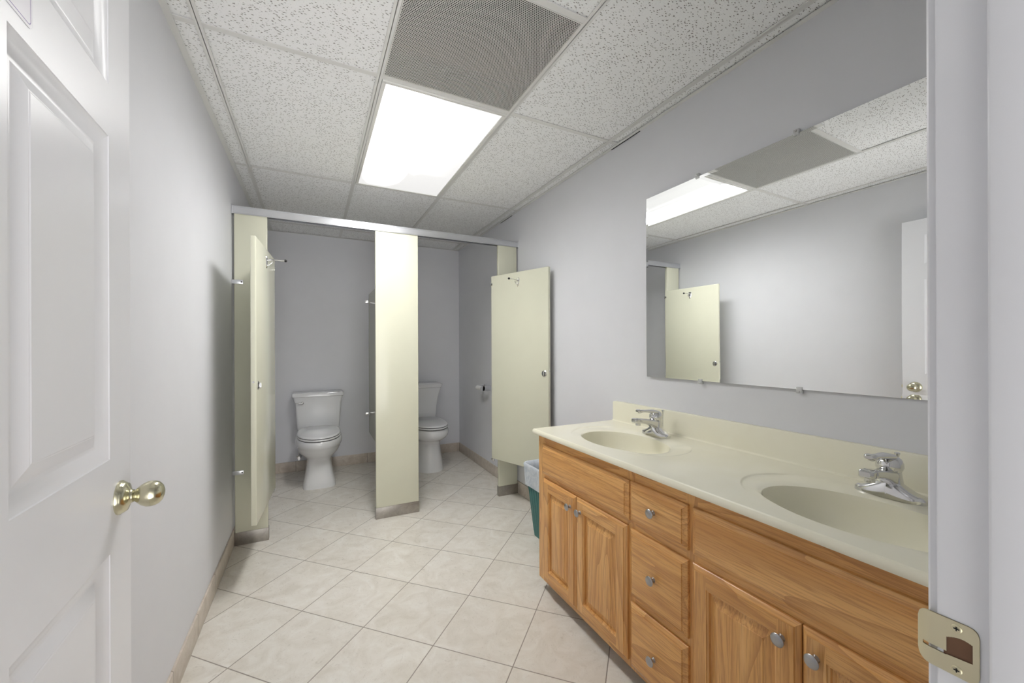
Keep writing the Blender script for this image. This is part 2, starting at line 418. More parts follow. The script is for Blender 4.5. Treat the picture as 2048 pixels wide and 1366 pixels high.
def f(bm):
    t = 0.012
    for c in range(1, 5): box(bm, GX[c]-t, GX[c]+t, YF, YB, H, H+0.0025); box(bm, GX[c]-0.001, GX[c]+0.001, YF, YB, H, H+0.03)
    for c in range(5):
        for y in rows[c][1:-1]: box(bm, GX[c]+t, GX[c+1]-t, y-t, y+t, H+0.0004, H+0.0029)
    # wall angle
    for (x0, x1, yy0, yy1) in ((XL, XL+0.022, YF, YB), (XR-0.022, XR, YF, YB), (XL, XR, YB-0.022, YB), (XL, XR, YF, YF+0.022)): box(bm, x0, x1, yy0, yy1, H-0.0012, H+0.0012)
    box(bm, XL, XL+0.0015, YF, YB, H-0.001, H+0.02)
part('grid', 'grid', ceil, f)
def f(bm):
    box(bm, XR-0.0075, XR-0.0005, 1.575, 1.80, H-0.0018, H-0.0010)  # dark strip stands in for the shade of an open gap
part('wall_gap_shade', 'dark', ceil, f, 35, 'dark strip painted as gap shade along the right wall')
part('wall_gap_shade', 'dark', ceil, lambda bm: box(bm, XR-0.0075, XR-0.0005, 3.08, 3.32, H-0.0018, H-0.0010), 35, 'short dark strip painted as gap shade along the right wall near the stalls')

# ---- door leaf (six panels), opened back along the left wall
HX, HY = -0.3193, 0.226
door = structure(thing('door_1', 'white six-panel door standing open along the left wall', 'door', (HX, HY, 0), math.radians(92.1)))
del door['category']
L = 0.914
cutsA = (L-0.420-0.0, L-0.111)
def f(bm):
    m = lambda a_, b, d: (a_, d, b)
    ca = (0.111, 0.420, L-0.420, L-0.111)
    # two panel columns need stile/mullion cuts
    ca = (0.111, 0.420, 0.494, 0.803); 
    cb = (0.25, 0.836, 1.0174, 1.637, 1.736, 1.925)
    pr = [(0, 0, 0), (0.0012, 0.0015, 0), (0.0125, 0.0058, 0), (0.0145, 0.0062, 0), (0.0255, 0.0118, 0), (0.0275, 0.0122, 0), (0.0315, 0.0122, 0), (0.034, 0.0115, 0), (0.0545, 0.0040, 0), (0.056, 0.0040, 0), (0.058, 0.0030, 0)]
    pn = {(i, j): pr for i in (1, 3) for j in (1, 3, 5)}
    nested(bm, m, 0, L, 0.012, 2.032, [(0.0, 0.0175), (0, 0.0015), (0.0015, 0)], (ca, cb), panel=pn)
    m2 = lambda a_, b, d: (a_, 0.035-d, b)
    nested(bm, m2, 0, L, 0.012, 2.032, [(0.0, 0.0175), (0, 0.0015), (0.0015, 0)], (ca, cb), panel=pn)
    weld(bm)
leaf = part('door_leaf', 'trim', door, f, 20)
def knob(sign):
    def f(bm):
        o = Vector((L-0.064, 0 if sign > 0 else 0.035, 0.929)); d = (0, -sign, 0)
        k = 1.0 if sign > 0 else 0.72
        lathe(bm, o, d, [(0.0335, 0), (0.0338, 0.003), (0.031, 0.006), (0.0305, 0.0075), (0.027, 0.0125), (0.018, 0.0155), (0.0135, 0.018), (0.0125, 0.0215*k)], 48)
        lathe(bm, o, d, [(0.0108, 0.020*k), (0.0112, 0.0235*k), (0.0145, 0.027*k), (0.0212, 0.0345*k), (0.0250, 0.0425*k), (0.0258, 0.049*k), (0.0248, 0.0555*k), (0.0215, 0.062*k), (0.0155, 0.0670*k), (0.008, 0.0697*k), (0.0, 0.0705*k)], 48)
    return f
part('door_knob', 'brass', door, knob(1), 50, 'brass egg-shaped knob')
part('door_knob', 'brass', door, knob(-1), 50, 'brass knob on the wall side')
def f(bm):
    box(bm, L-0.0005, L+0.0012, 0.005, 0.030, 0.901, 0.958, 0.0004)
    box(bm, L, L+0.009, 0.011, 0.024, 0.920, 0.940, 0.002)
part('latch_plate', 'brass_dull', door, f)
def f(bm):
    for z in (0.25, 1.03, 1.8): lathe(bm, (-0.004, -0.004, z-0.045), (0, 0, 1), [(0.0055, 0), (0.0055, 0.09)], 16)
part('hinge', 'brass_dull', door, f)
# sign on the door
sg = thing('door_sign', 'small white door sign with thin purple outline on the open door', 'sign', (HX, HY, 0), math.radians(92.1))
def rr(x0, x1, z0, z1, r, n=6):
    out = []
    for cx, cz, a0 in ((x1-r, z1-r, 0), (x0+r, z1-r, PI/2), (x0+r, z0+r, PI), (x1-r, z0+r, 1.5*PI)):
        for k in range(n+1): a_ = a0+PI/2*k/n; out.append((cx+r*math.cos(a_), cz+r*math.sin(a_)))
    return out
SX0, SX1, SZ0, SZ1 = L-0.372-0.176, L-0.3705, 1.664, 1.729
def f(bm):
    loft(bm, [[(x, -0.0002, z) for x, z in rr(SX0-0.004, SX1+0.004, SZ0-0.004, SZ1+0.004, 0.008)], [(x, -0.0009, z) for x, z in rr(SX0-0.004, SX1+0.004, SZ0-0.004, SZ1+0.004, 0.008)]], smooth=False)
part('sign_plate', 'vinyl', sg, f)
def f(bm):
    o, i = rr(SX0, SX1, SZ0, SZ1, 0.006), rr(SX0+0.0011, SX1-0.0011, SZ0+0.0011, SZ1-0.0011, 0.005)
    for k in range(len(o)):
        j = (k+1) % len(o); bm.faces.new([bm.verts.new((p[0], -0.00105, p[1])) for p in (o[k], o[j], i[j], i[k])])
    for a0, a1, b0, b1 in ((SX1-0.021, SX1-0.016, 1.690, 1.716), (SX1-0.033, SX1-0.0285, 1.688, 1.716)):
        bm.faces.new([bm.verts.new(c) for c in ((a0, -0.00105, b0), (a1, -0.00105, b0), (a1+0.002, -0.00105, b1), (a0+0.002, -0.00105, b1))])
part('printed_outline', 'purple', sg, f)

# ---- strike plate on the jamb
sp = thing('strike_plate', 'dull brass strike plate screwed to the white door jamb', 'strike plate', (JX, 0, 0))
def outline(n=8):
    pts = []
    # D shape in (y,z): right end rounded corners at y=.150, lip to y=.197
    y1, y0_, zc, hh = 0.1495, 0.1965, 0.9145, 0.0275
    for cy, cz, a0 in ((y0_-0.010, zc+hh-0.011, 0), (y1+0.008, zc+hh+0.001-0.008, PI/2), (y1+0.008, zc-hh-0.001+0.008, PI), (y0_-0.010, zc-hh+0.011, 1.5*PI)):
        r = 0.010 if cy > 0.17 else 0.008
        for k in range(n+1):
            a_ = a0+PI/2*k/n; pts.append((cy+r*math.cos(a_), cz+(0.011 if r == 0.010 else 0.008)*math.sin(a_)))
    return pts
def f(bm):
    # plate as strips around the latch hole; lip bends away past the jamb edge
    def P(y, z, t):
        b = max(0, y-0.183); return (-0.0016+t+b*b*22.0, y, z)
    ys = [0.1495+0.047*i/40 for i in range(41)]
    import bisect
    def zlim(y):
        zc, hh = 0.9145, 0.0285
        if y > 0.1865: k = min(1, (y-0.1865)/0.010); return hh-0.011*(1-math.sqrt(max(0, 1-k*k)))
        if y < 0.1575: k = min(1, (0.1575-y)/0.008); return hh-0.008*(1-math.sqrt(max(0, 1-k*k)))
        return hh
    def hole(y):
        zc = 0.9145
        if 0.1540 <= y <= 0.1735:
            t = (y-0.1540)/0.0195; top = 0.9225+0.0045*math.sin(PI*min(1, t*0.8+0.2)); return (0.9045+0.002*(1-t), top)
        if 0.1735 < y <= 0.1915: return (0.9040, 0.9078)
        return None
    for k in range(40):
        ya, yb = ys[k], ys[k+1]; ym = (ya+yb)/2; zc = 0.9145
        h = hole(ym)
        spans = [(zc-min(zlim(ya), 1), h[0], zc-zlim(yb)), (h[1], None, None)] if h else None
        def quad(za0, za1, zb0, zb1):
            for t in (0, 0.0014):
                bm.faces.new([bm.verts.new(c) for c in (P(ya, za0, t), P(ya, za1, t), P(yb, zb1, t), P(yb, zb0, t))])
        if h:
            quad(zc-zlim(ya), h[0], zc-zlim(yb), h[0]); quad(h[1], zc+zlim(ya), h[1], zc+zlim(yb))
        else: quad(zc-zlim(ya), zc+zlim(ya), zc-zlim(yb), zc+zlim(yb))
    weld(bm)
part('plate', 'brass_dull', sp, f, None)
def f(bm):
    box(bm, -0.0004, 0.0004, 0.153, 0.1755, 0.903, 0.928)
part('latch_pocket', 'raw_wood', sp, f, 30, 'bare brown wood inside the latch hole')
for z in (0.936, 0.893):
    def f(bm):
        lathe(bm, (-0.0014, 0.1655, z), (-1, 0, 0), [(0.0042, 0), (0.0042, 0.0007), (0.0034, 0.0013), (0.0012, 0.0010), (0.0, 0.0008)], 20)
    s = part('screw', 'brass_dull', sp, f)
    def f(bm):
        box(bm, -0.0030, -0.0022, 0.1634, 0.1676, z-0.0004, z+0.0004); box(bm, -0.0030, -0.0022, 0.1651, 0.1659, z-0.0021, z+0.0021)
    part('cross_slot', 'dark', s, f)

# ================================================================== CEILING LAMP and GRILLE
lx0, lx1, ly0, ly1 = GX[2]+0.0135, GX[3]-0.0135, y0+0.0135, y0+W4-0.0135
lamp = thing('ceiling_lamp', 'bright rectangular fluorescent lamp panel set in the tiled ceiling', 'ceiling light', (GX[2]+0.030, y0+0.030, H))
ox, oy = GX[2]+0.030, y0+0.030
def f(bm):
    a0, a1, b0, b1 = lx0-ox, lx1-ox, ly0-oy, ly1-oy
    t = 0.0165
    for q in ((a0, a1, b0, b0+t), (a0, a1, b1-t, b1), (a0, a0+t, b0+t, b1-t), (a1-t, a1, b0+t, b1-t)): box(bm, *q, -0.006, 0.006, 0.002)
part('frame', 'white_metal', lamp, f)
def f(bm): box(bm, -0.002, 0.5515, -0.002, W4-0.058, -0.0015, 0.003)
part('lens', 'lens', lamp, f)
def f(bm):
    box(bm, -0.005, 0.555, -0.005, W4-0.055, 0.012, 0.10)
part('housing', 'white_metal', lamp, f)
def f(bm): box(bm, lx1-ox-0.012, lx1-ox-0.006, 0.11, 0.155, -0.0085, -0.005, 0.001)
part('latch', 'white_metal', lamp, f)
gr = thing('exhaust_grille', 'square perforated metal air grille in the ceiling beside the lamp', 'vent', (GX[2], y0-W2, H))
def f(bm): box(bm, 0.0125, W2-0.0125, 0.0125, W2-0.0125, -0.0008, 0.0002)
part('perforated_plate', 'perf', gr, f)
def f(bm):
    for q in ((0.0125, W2-0.0125, 0.0125, 0.016), (0.0125, W2-0.0125, W2-0.016, W2-0.0125), (0.0125, 0.016, 0.016, W2-0.016), (W2-0.016, W2-0.0125, 0.016, W2-0.016)): box(bm, *q, -0.0014, 0.004)
part('frame', 'white_metal', gr, f)
def f(bm):
    for q in ((0.012, 0.014, 0.012, W2-0.012), (W2-0.014, W2-0.012, 0.012, W2-0.012), (0.012, W2-0.012, 0.012, 0.014), (0.012, W2-0.012, W2-0.014, W2-0.012)): box(bm, *q, 0.004, 0.14)
    box(bm, 0.012, W2-0.012, 0.012, W2-0.012, 0.14, 0.142)
part('plenum_box', 'dark', gr, f)

# ================================================================== TOILET STALLS
YT = 0.032
def pilaster(x0, x1, label, rear=None):
    t = thing('stall_pilaster', label, 'pilaster', ((x0+x1)/2, YH+YT/2, 0), group='pale green stall pilasters')
    w_ = (x1-x0)/2
    part('panel', 'partition', t, lambda bm: box(bm, -w_, w_, -YT/2, YT/2, 0.004, 2.085, 0.005, 3))
    def f(bm):
        box(bm, -w_-0.003, w_+0.003, -YT/2-0.003, YT/2+0.003, 0, 0.081, 0.0025, 2)
    part('kick_shoe', 'stainless', t, f, 35, 'stainless steel shoe')
    return t
pL = pilaster(-0.436, -0.259, 'pale green stall pilaster with two wall brackets beside the left wall')
pC = pilaster(0.400, 0.705, 'widest pale green stall pilaster, standing between the two toilets')
pR = pilaster(1.364, 1.534, 'narrow pale green stall pilaster behind the right stall door')
def bracket(t, x0, x1, yf, z):
    b = part('wall_bracket', 'aluminium', t, lambda bm: box(bm, x0, x1, yf-0.0035, yf, z-0.013, z+0.013, 0.002), 35, 'silver wall bracket')
    part('bolt', 'dark', b, lambda bm: lathe(bm, (x1-0.009, yf-0.0035, z), (0, -1, 0), [(0.0042, 0), (0.0042, 0.001), (0.001, 0.0016)], 14))
for z in (1.639, 0.452):
    bracket(pL, -0.448+0.3475, -0.388+0.3475, -YT/2-0.0005, z)
# header rail
hr = thing('header_rail', 'bright aluminium header rail running over both toilet stalls', 'rail', ((XL+XR)/2, YH+YT/2, 2.062))
hw = (XR-XL)/2-0.001
def f(bm):
    prof = [(-0.0215, 0.0), (-0.0215, 0.004), (-0.0235, 0.005), (-0.0235, 0.0385), (-0.0215, 0.0395), (-0.0215, 0.0415), (-0.0245, 0.0425), (-0.0245, 0.047), (-0.012, 0.0535), (0.012, 0.0535),
            (0.0245, 0.047), (0.0245, 0.0425), (0.0215, 0.0415), (0.0215, 0.0395), (0.0235, 0.0385), (0.0235, 0.005), (0.0215, 0.004), (0.0215, 0.0), (0.0185, 0.0), (0.0185, 0.03), (-0.0185, 0.03), (-0.0185, 0.0)]
    loft(bm, [[(x, y, z) for y, z in prof] for x in (-hw, hw)], smooth=False)
part('rail', 'aluminium', hr, f, 20)
for q in ((-hw, -hw+0.004), (hw-0.004, hw)):
    part('end_bracket', 'aluminium', hr, lambda bm: box(bm, q[0], q[1], -0.027, 0.027, -0.003, 0.056, 0.001))
# doors: local x from hinge to free edge, inside face (with hook) at y=0 looking to -y*side
def stall_door(hinge, free, side, label):
    h, fr = Vector(hinge), Vector(free); d = fr-h; rz = math.atan2(d.y, d.x); ln = d.length
    t = thing('stall_door', label, 'stall door', (h.x, h.y, 0), rz, 'pale green stall doors')
    s = side         # +1: body on local +y, face towards -y ; -1: mirrored
    def B(bm, x0, x1, a0, a1, z0, z1, bev=0.0, seg=2): box(bm, x0, x1, min(s*a0, s*a1), max(s*a0, s*a1), z0, z1, bev, seg)
    part('panel', 'partition', t, lambda bm: B(bm, 0, ln, 0, 0.0254, 0.328, 1.798, 0.0055, 3))
    hx = ln*0.50
    hk = part('coat_hook', 'chrome', t, lambda bm: hookf(bm, hx, s), 40, 'chrome coat hook')
    part('bumper', 'rubber', hk, lambda bm: lathe(bm, (hx, -s*0.090, 1.735), (0, -s, 0), [(0.004, 0), (0.0075, 0.002), (0.008, 0.008), (0.0055, 0.013), (0, 0.014)], 16), 50, 'black rubber bumper')
    def lt(bm):
        o = (ln-0.040, 0, 1.036)
        lathe(bm, o, (0, -s, 0), [(0.0235, 0), (0.0235, 0.0015), (0.020, 0.004), (0.0, 0.0045)], 28)
        B(bm, ln-0.046, ln-0.0335, -0.006, -0.003, 1.018, 1.054, 0.0015)
        B(bm, ln-0.0365, ln-0.0335, -0.016, -0.004, 1.022, 1.050, 0.001)
    l = part('latch', 'chrome', t, lt, 30, 'round chrome slide latch')
    part('slot', 'dark', l, lambda bm: (B(bm, ln-0.0508, ln-0.0475, -0.0052, -0.004, 1.020, 1.053), B(bm, ln-0.0325, ln-0.0295, -0.0052, -0.004, 1.020, 1.053)))
    part('edge_bumper', 'chrome', t, lambda bm: lathe(bm, (ln-0.0005, s*0.0127, 1.055), (1, 0, 0), [(0.0052, 0), (0.0052, 0.0009), (0.0036, 0.0010), (0.0, 0.0010)], 18))
    part('hinge', 'chrome', t, lambda bm: (B(bm, -0.004, 0.018, -0.0035, 0.001, 1.722, 1.740, 0.001), lathe(bm, (-0.006, s*0.006, 1.716), (0, 0, 1), [(0.0045, 0), (0.0045, 0.03)], 12)), 35, 'upper chrome hinge')
    part('hinge', 'chrome', t, lambda bm: (lathe(bm, (0.012, s*0.012, 0.306), (0, 0, 1), [(0.0075, 0), (0.0075, 0.024)], 16), B(bm, -0.01, 0.014, 0.005, 0.020, 0.312, 0.327, 0.002)), 35, 'lower chrome hinge')
    return t
def hookf(bm, hx, s):
    z = 1.725
    # shield-shaped plate, rod with tip, small hook below
    pl = []
    for a_, w_ in ((0.030, 0.008), (0.026, 0.0145), (0.012, 0.0165), (-0.010, 0.013), (-0.034, 0.006), (-0.040, 0.0015)): pl.append((w_, z+a_))
    ringA = [(hx+w_, 0, zz) for w_, zz in pl]+[(hx-w_, 0, zz) for w_, zz in reversed(pl)]
    ringB = [(hx+w_*0.8, -s*0.004, z+(zz-z)*0.92) for w_, zz in pl]+[(hx-w_*0.8, -s*0.004, z+(zz-z)*0.92) for w_, zz in reversed(pl)]
    loft(bm, [ringA, ringB], smooth=False)
    tube(bm, [(hx, -s*0.002, z+0.006), (hx, -s*0.02, z+0.010), (hx, -s*0.055, z+0.0105), (hx, -s*0.080, z+0.010), (hx, -s*0.091, z+0.010)], [0.0065, 0.0045, 0.0034, 0.0052, 0.0055], 12)
    tube(bm, [(hx, -s*0.003, z-0.022), (hx, -s*0.014, z-0.020), (hx, -s*0.026, z-0.010), (hx, -s*0.030, z-0.001)], [0.005, 0.0038, 0.0034, 0.004], 10)
dL = stall_door((-0.217, 2.972), (-0.257, 2.385), -1, 'left stall door, seen nearly edge-on, swung out in front of the left wall')
dR = stall_door((1.290, 2.962), (1.491, 2.410), 1, 'right stall door with chrome hook facing the room, swung out towards the trash bin')
# divider between the stalls
dv = thing('divider_panel', 'dim green divider panel between the two stalls, mostly hidden by the centre pilaster', 'partition panel', (0.5435, 3.74, 0))
part('panel', 'partition', dv, lambda bm: box(bm, -0.0127, 0.0127, -0.72, 0.735, 0.325, 1.79, 0.005, 3))
for z in (1.715, 0.52):
    def f(bm):
        box(bm, -0.0162, -0.0127, 0.70, 0.762, z-0.013, z+0.013, 0.0015); box(bm, 0.0127, 0.0162, 0.70, 0.762, z-0.013, z+0.013, 0.0015)
        box(bm, -0.045, 0.045, 0.7605, 0.7645, z-0.013, z+0.013, 0.0015)
        lathe(bm, (-0.0162, 0.718, z), (-1, 0, 0), [(0.005, 0), (0.005, 0.002), (0.001, 0.004)], 12)
    part('bracket', 'chrome', dv, f)

# ================================================================== TOILETS (local: front at -y, tank at +y; origin under the bowl on the floor)
def sring(z, hx, yf, yb, p=2.0, n=56, cx=0.0, pb=None):
    """rounded ring: half-width hx, from y=yf (front) to yb (back); widest at 55% ; exponent p front, pb back"""
    pb = pb or p; cy = yf+(yb-yf)*0.52; out = []
    for i in range(n):
        t = 2*PI*i/n; c, s = math.cos(t), math.sin(t)
        e = p if s < 0 else pb
        x = hx*math.copysign(abs(c)**(2/e), c); y = math.copysign(abs(s)**(2/e), s)
        out.append((cx+x, cy+(y*(cy-yf) if s < 0 else y*(yb-cy)), z))
    return out
def toilet(loc, label, square):
    t = thing('toilet', label, 'toilet', loc, group='white two-piece toilets')
    F = -0.375                                       # bowl front (y)
    def bowl(bm):
        if square:
            R = [(0.0, 0.134, -0.238, 0.27, 6.5), (0.012, 0.134, -0.238, 0.27, 6.5), (0.05, 0.129, -0.235, 0.268, 6.5), (0.12, 0.114, -0.228, 0.262, 6), (0.19, 0.103, -0.224, 0.258, 5), (0.235, 0.101, -0.228, 0.258, 4),
                 (0.258, 0.112, -0.252, 0.258, 3.0), (0.282, 0.136, -0.290, 0.26, 2.5), (0.312, 0.161, -0.328, 0.26, 2.3), (0.345, 0.174, -0.352, 0.262, 2.25), (0.368, 0.181, -0.362, 0.262, 2.25),
                 (0.374, 0.185, -0.367, 0.262, 2.25), (0.395, 0.187, -0.371, 0.262, 2.25), (0.415, 0.186, -0.370, 0.262, 2.25), (0.4275, 0.182, -0.366, 0.26, 2.25), (0.4315, 0.174, -0.358, 0.256, 2.25)]
        else:
            R = [(0.0, 0.152, -0.262, 0.25, 2.4), (0.012, 0.151, -0.262, 0.25, 2.4), (0.08, 0.142, -0.254, 0.25, 2.35), (0.16, 0.131, -0.245, 0.25, 2.3), (0.24, 0.122, -0.240, 0.25, 2.25), (0.275, 0.122, -0.244, 0.25, 2.2),
                 (0.296, 0.125, -0.256, 0.25, 2.2), (0.315, 0.148, -0.298, 0.255, 2.2), (0.335, 0.170, -0.336, 0.26, 2.2), (0.36, 0.183, -0.362, 0.262, 2.2), (0.385, 0.187, -0.368, 0.262, 2.2),
                 (0.41, 0.185, -0.364, 0.262, 2.2), (0.4275, 0.178, -0.357, 0.26, 2.2), (0.4315, 0.172, -0.350, 0.256, 2.2)]
        k_ = 1.025
        loft(bm, [sring(z, hx*(k_ if z > 0.28 else 1), a_, b_, p, pb=max(p, 3.5)) for z, hx, a_, b_, p in R])
        # tank shelf at the back
        box(bm, -0.115, 0.115, 0.18, 0.40, 0.30, 0.432, 0.02, 3)
    part('bowl', 'porcelain', t, bowl, 60)
    SZ = 0.4315
    def gap(bm): loft(bm, [sring(z, 0.1735, -0.364, 0.19, 2.2, pb=3) for z in (SZ-0.002, SZ+0.0050)])  # dark filler paints the shade under the seat
    part('seat_gap_shade', 'shadow_gap', t, gap, 60, 'painted dark shade in the gap under the seat')
    def seat(bm): loft(bm, [sring(SZ+dz, hx, -0.372+(0.178-hx), 0.205, 2.15, pb=3.2) for dz, hx in ((0.0048, 0.176), (0.0065, 0.179), (0.015, 0.180), (0.0180, 0.178), (0.0190, 0.172))])
    part('seat', 'seat', t, seat, 60)
    def gap2(bm): loft(bm, [sring(z, 0.1715, -0.3635, 0.19, 2.15, pb=3) for z in (SZ+0.0165, SZ+0.0265)])  # dark filler paints the shade line below the lid
    part('lid_gap_shade', 'shadow_gap', t, gap2, 60, 'painted dark shade line between seat and lid')
    def lid(bm): loft(bm, [sring(SZ+dz, hx, -0.371+(0.178-hx), 0.215-(0.1745-hx)*0.6, 2.15, pb=3.2) for dz, hx in ((0.0245, 0.173), (0.0260, 0.1775), (0.0330, 0.1775), (0.0385, 0.172), (0.0405, 0.162))])
    part('seat_lid', 'seat', t, lid, 60)
    for q in (-0.07, 0.07): part('seat_hinge', 'seat', t, lambda bm: box(bm, q-0.015, q+0.015, 0.195, 0.235, SZ, SZ+0.038, 0.008, 3))
    def tring(z, hx, yf, yb, r=0.02, n=5):
        return [(x, y, z) for x, y in rr(-hx, hx, yf, yb, r, n)]
    if square:
        T = [(0.436, 0.176, 0.218, 0.400), (0.445, 0.184, 0.206, 0.405), (0.60, 0.196, 0.198, 0.405), (0.70, 0.203, 0.193, 0.405), (0.735, 0.211, 0.186, 0.405), (0.757, 0.216, 0.183, 0.405)]
        LD = [(0.757, 0.222, 0.178, 0.412), (0.760, 0.226, 0.173, 0.412), (0.783, 0.226, 0.173, 0.412), (0.792, 0.221, 0.178, 0.410), (0.7945, 0.210, 0.188, 0.405)]
    else:
        T = [(0.440, 0.151, 0.222, 0.400), (0.452, 0.159, 0.212, 0.405), (0.52, 0.163, 0.207, 0.405), (0.60, 0.170, 0.202, 0.405), (0.68, 0.182, 0.194, 0.405), (0.74, 0.197, 0.184, 0.405), (0.785, 0.212, 0.174, 0.405)]
        LD = [(0.785, 0.210, 0.176, 0.412), (0.788, 0.215, 0.170, 0.412), (0.806, 0.220, 0.165, 0.412), (0.824, 0.224, 0.161, 0.412), (0.828, 0.216, 0.169, 0.408), (0.830, 0.212, 0.174, 0.404), (0.838, 0.201, 0.182, 0.400)]
    part('tank', 'porcelain', t, lambda bm: loft(bm, [tring(*q) for q in T]), 40)
    part('tank_lid', 'porcelain', t, lambda bm: loft(bm, [tring(*q) for q in LD]), 40)
    def lev(bm):
        o = (-0.138, 0.1905, 0.700)
        lathe(bm, o, (0, -1, 0), [(0.014, 0), (0.014, 0.004), (0.011, 0.012), (0.010, 0.020), (0.006, 0.023), (0, 0.024)], 20)
        tube(bm, [(-0.138, 0.172, 0.700), (-0.165, 0.170, 0.7005), (-0.192, 0.171, 0.701), (-0.197, 0.171, 0.701)], [0.005, 0.0045, 0.0055, 0.003], 10)
    if square: part('flush_lever', 'chrome', t, lev, 40, 'chrome flush lever')
    for s in (-1, 1):
        part('bolt_cap', 'porcelain', t, lambda bm: lathe(bm, (s*(0.118 if square else 0.125), 0.12, 0.0), (0, 0, 1), [(0.012, 0), (0.012, 0.012), (0.008, 0.02), (0, 0.022)], 16), 50) if False else None
    return t
toilet((0.048, 4.090, 0), 'toilet with a boxy squared pedestal and chrome flush lever in the left stall', True)
toilet((1.050, 4.090, 0), 'toilet with a rounded pedestal and flared tank in the right stall', False)
# water valve at the left toilet
vl = thing('supply_valve', 'small chrome water supply valve low on the wall behind the left toilet', 'valve', (-0.125, YB, 0.145))
def f(bm):
    lathe(bm, (0, 0, 0), (0, -1, 0), [(0.026, 0.0), (0.024, 0.004), (0.011, 0.007), (0.008, 0.010), (0.008, 0.045), (0.013, 0.046), (0.013, 0.07), (0.009, 0.072), (0.009, 0.078)], 20)
    lathe(bm, (0, -0.058, 0.006), (0, 0, 1), [(0.008, 0), (0.008, 0.02), (0.010, 0.021), (0.010, 0.032), (0.005, 0.034)], 16)
part('body', 'chrome', vl, f, 40)
part('oval_handle', 'chrome', vl, lambda bm: loft(bm, [[(x, -0.078-dy, z) for x, z in [(0.011*math.cos(2*PI*k/20), 0.019*math.sin(2*PI*k/20)) for k in range(20)]] for dy in (0, 0.008)]), 40)
part('supply_hose', 'chrome', vl, lambda bm: tube(bm, [(0, -0.058, 0.038), (-0.006, -0.058, 0.09), (-0.012, -0.07, 0.15), (0.004, -0.10, 0.21), (0.03, -0.13, 0.26), (0.045, -0.13, 0.305)], 0.0048, 10), 50)

# ================================================================== TOILET PAPER HOLDER
th = thing('paper_holder', 'chrome toilet paper holder with empty white roller on the right stall wall', 'toilet paper holder', (XR, 3.640, 0.826))
def f(bm):
    for s, y in ((1, -0.068), (-1, 0.068)):
        box(bm, -0.082, -0.001, y-0.0022, y+0.0022, -0.024, 0.024, 0.002, 2)
        lathe(bm, (-0.082, y-0.0022, 0), (0, 1, 0), [(0.0238, 0), (0.0238, 0.0044)], 28)
    box(bm, -0.0035, -0.0005, -0.07, 0.07, -0.024, 0.024, 0.001)
part('bracket', 'aluminium', th, f, 30)
part('roller', 'paper', th, lambda bm: lathe(bm, (-0.082, -0.0655, 0), (0, 1, 0), [(0.012, 0), (0.0205, 0.0005), (0.0205, 0.1305), (0.012, 0.131)], 28), 40, 'bare white roll core')

# ================================================================== WASTE BIN with liner
wb = thing('waste_bin', 'green ribbed plastic wastebasket on the floor between vanity and right stall', 'waste bin', (1.382, 2.165, 0))
def binring(z, k, r=0.03, n=6, ext=0.0):
    hx = 0.092+(0.132-0.092)*k+ext; hy = 0.125+(0.170-0.125)*k+ext
    return [(x, y, z) for x, y in rr(-hx, hx, -hy, hy, r, n)]
BH = 0.462
def f(bm):
    zs = [0, 0.006]+[BH*i/8 for i in range(1, 9)]
    loft(bm, [binring(z, z/BH, 0.03) for z in zs]+[binring(BH, 1, 0.034, ext=0.006), binring(BH-0.012, 0.97, 0.034, ext=0.007)], cap1=False)
    loft(bm, [binring(BH*i/8+0.004, i/8, 0.028, ext=-0.003) for i in range(9)], cap1=False)
    # ribs on the long side facing the room and the ends
    for i in range(-4, 5):
        y = i*0.026
        tube(bm, [(-0.0935, y, 0.03), (-0.0925-0.04*0.72, y*1.25, BH*0.72)], 0.0022, 6)
part('bin_body', 'bin', wb, f, 40)
ln_ = thing('bin_liner', 'translucent white bag lining the green wastebasket, folded over its rim', 'bin liner', (1.382, 2.165, 0))
def f(bm):
    rnd = random.Random(5); nn = 28
    ph = [rnd.random()*6 for _ in range(6)]
    def wr(ring, amp, sd):
        out = []
        for i, (x, y, z) in enumerate(ring):
            k = 1+amp*(math.sin(i*1.9+ph[sd % 6])+0.6*math.sin(i*0.8+ph[(sd+2) % 6])); out.append((x*k, y*k, z+amp*0.25*math.sin(i*1.3+sd)))
        return out
    R = [wr(binring(BH-0.135, 0.72, 0.034, ext=0.012), 0.010, 0), wr(binring(BH-0.115, 0.76, 0.034, ext=0.0125), 0.008, 1), wr(binring(BH-0.07, 0.86, 0.034, ext=0.012), 0.006, 2), wr(binring(BH-0.02, 0.96, 0.036, ext=0.011), 0.002, 3),
         binring(BH-0.002, 1, 0.038, ext=0.012), binring(BH+0.006, 1, 0.038, ext=0.007), binring(BH+0.004, 1, 0.034, ext=-0.003), wr(binring(BH-0.03, 0.94, 0.03, ext=-0.008), 0.01, 4),
         wr(binring(BH-0.12, 0.75, 0.03, ext=-0.014), 0.05, 5), wr(binring(BH-0.22, 0.55, 0.03, ext=-0.02), 0.09, 3), wr(binring(0.10, 0.2, 0.03, ext=-0.02), 0.07, 1)]
    loft(bm, R, cap0=False)
part('bag', 'liner', ln_, f, 70)

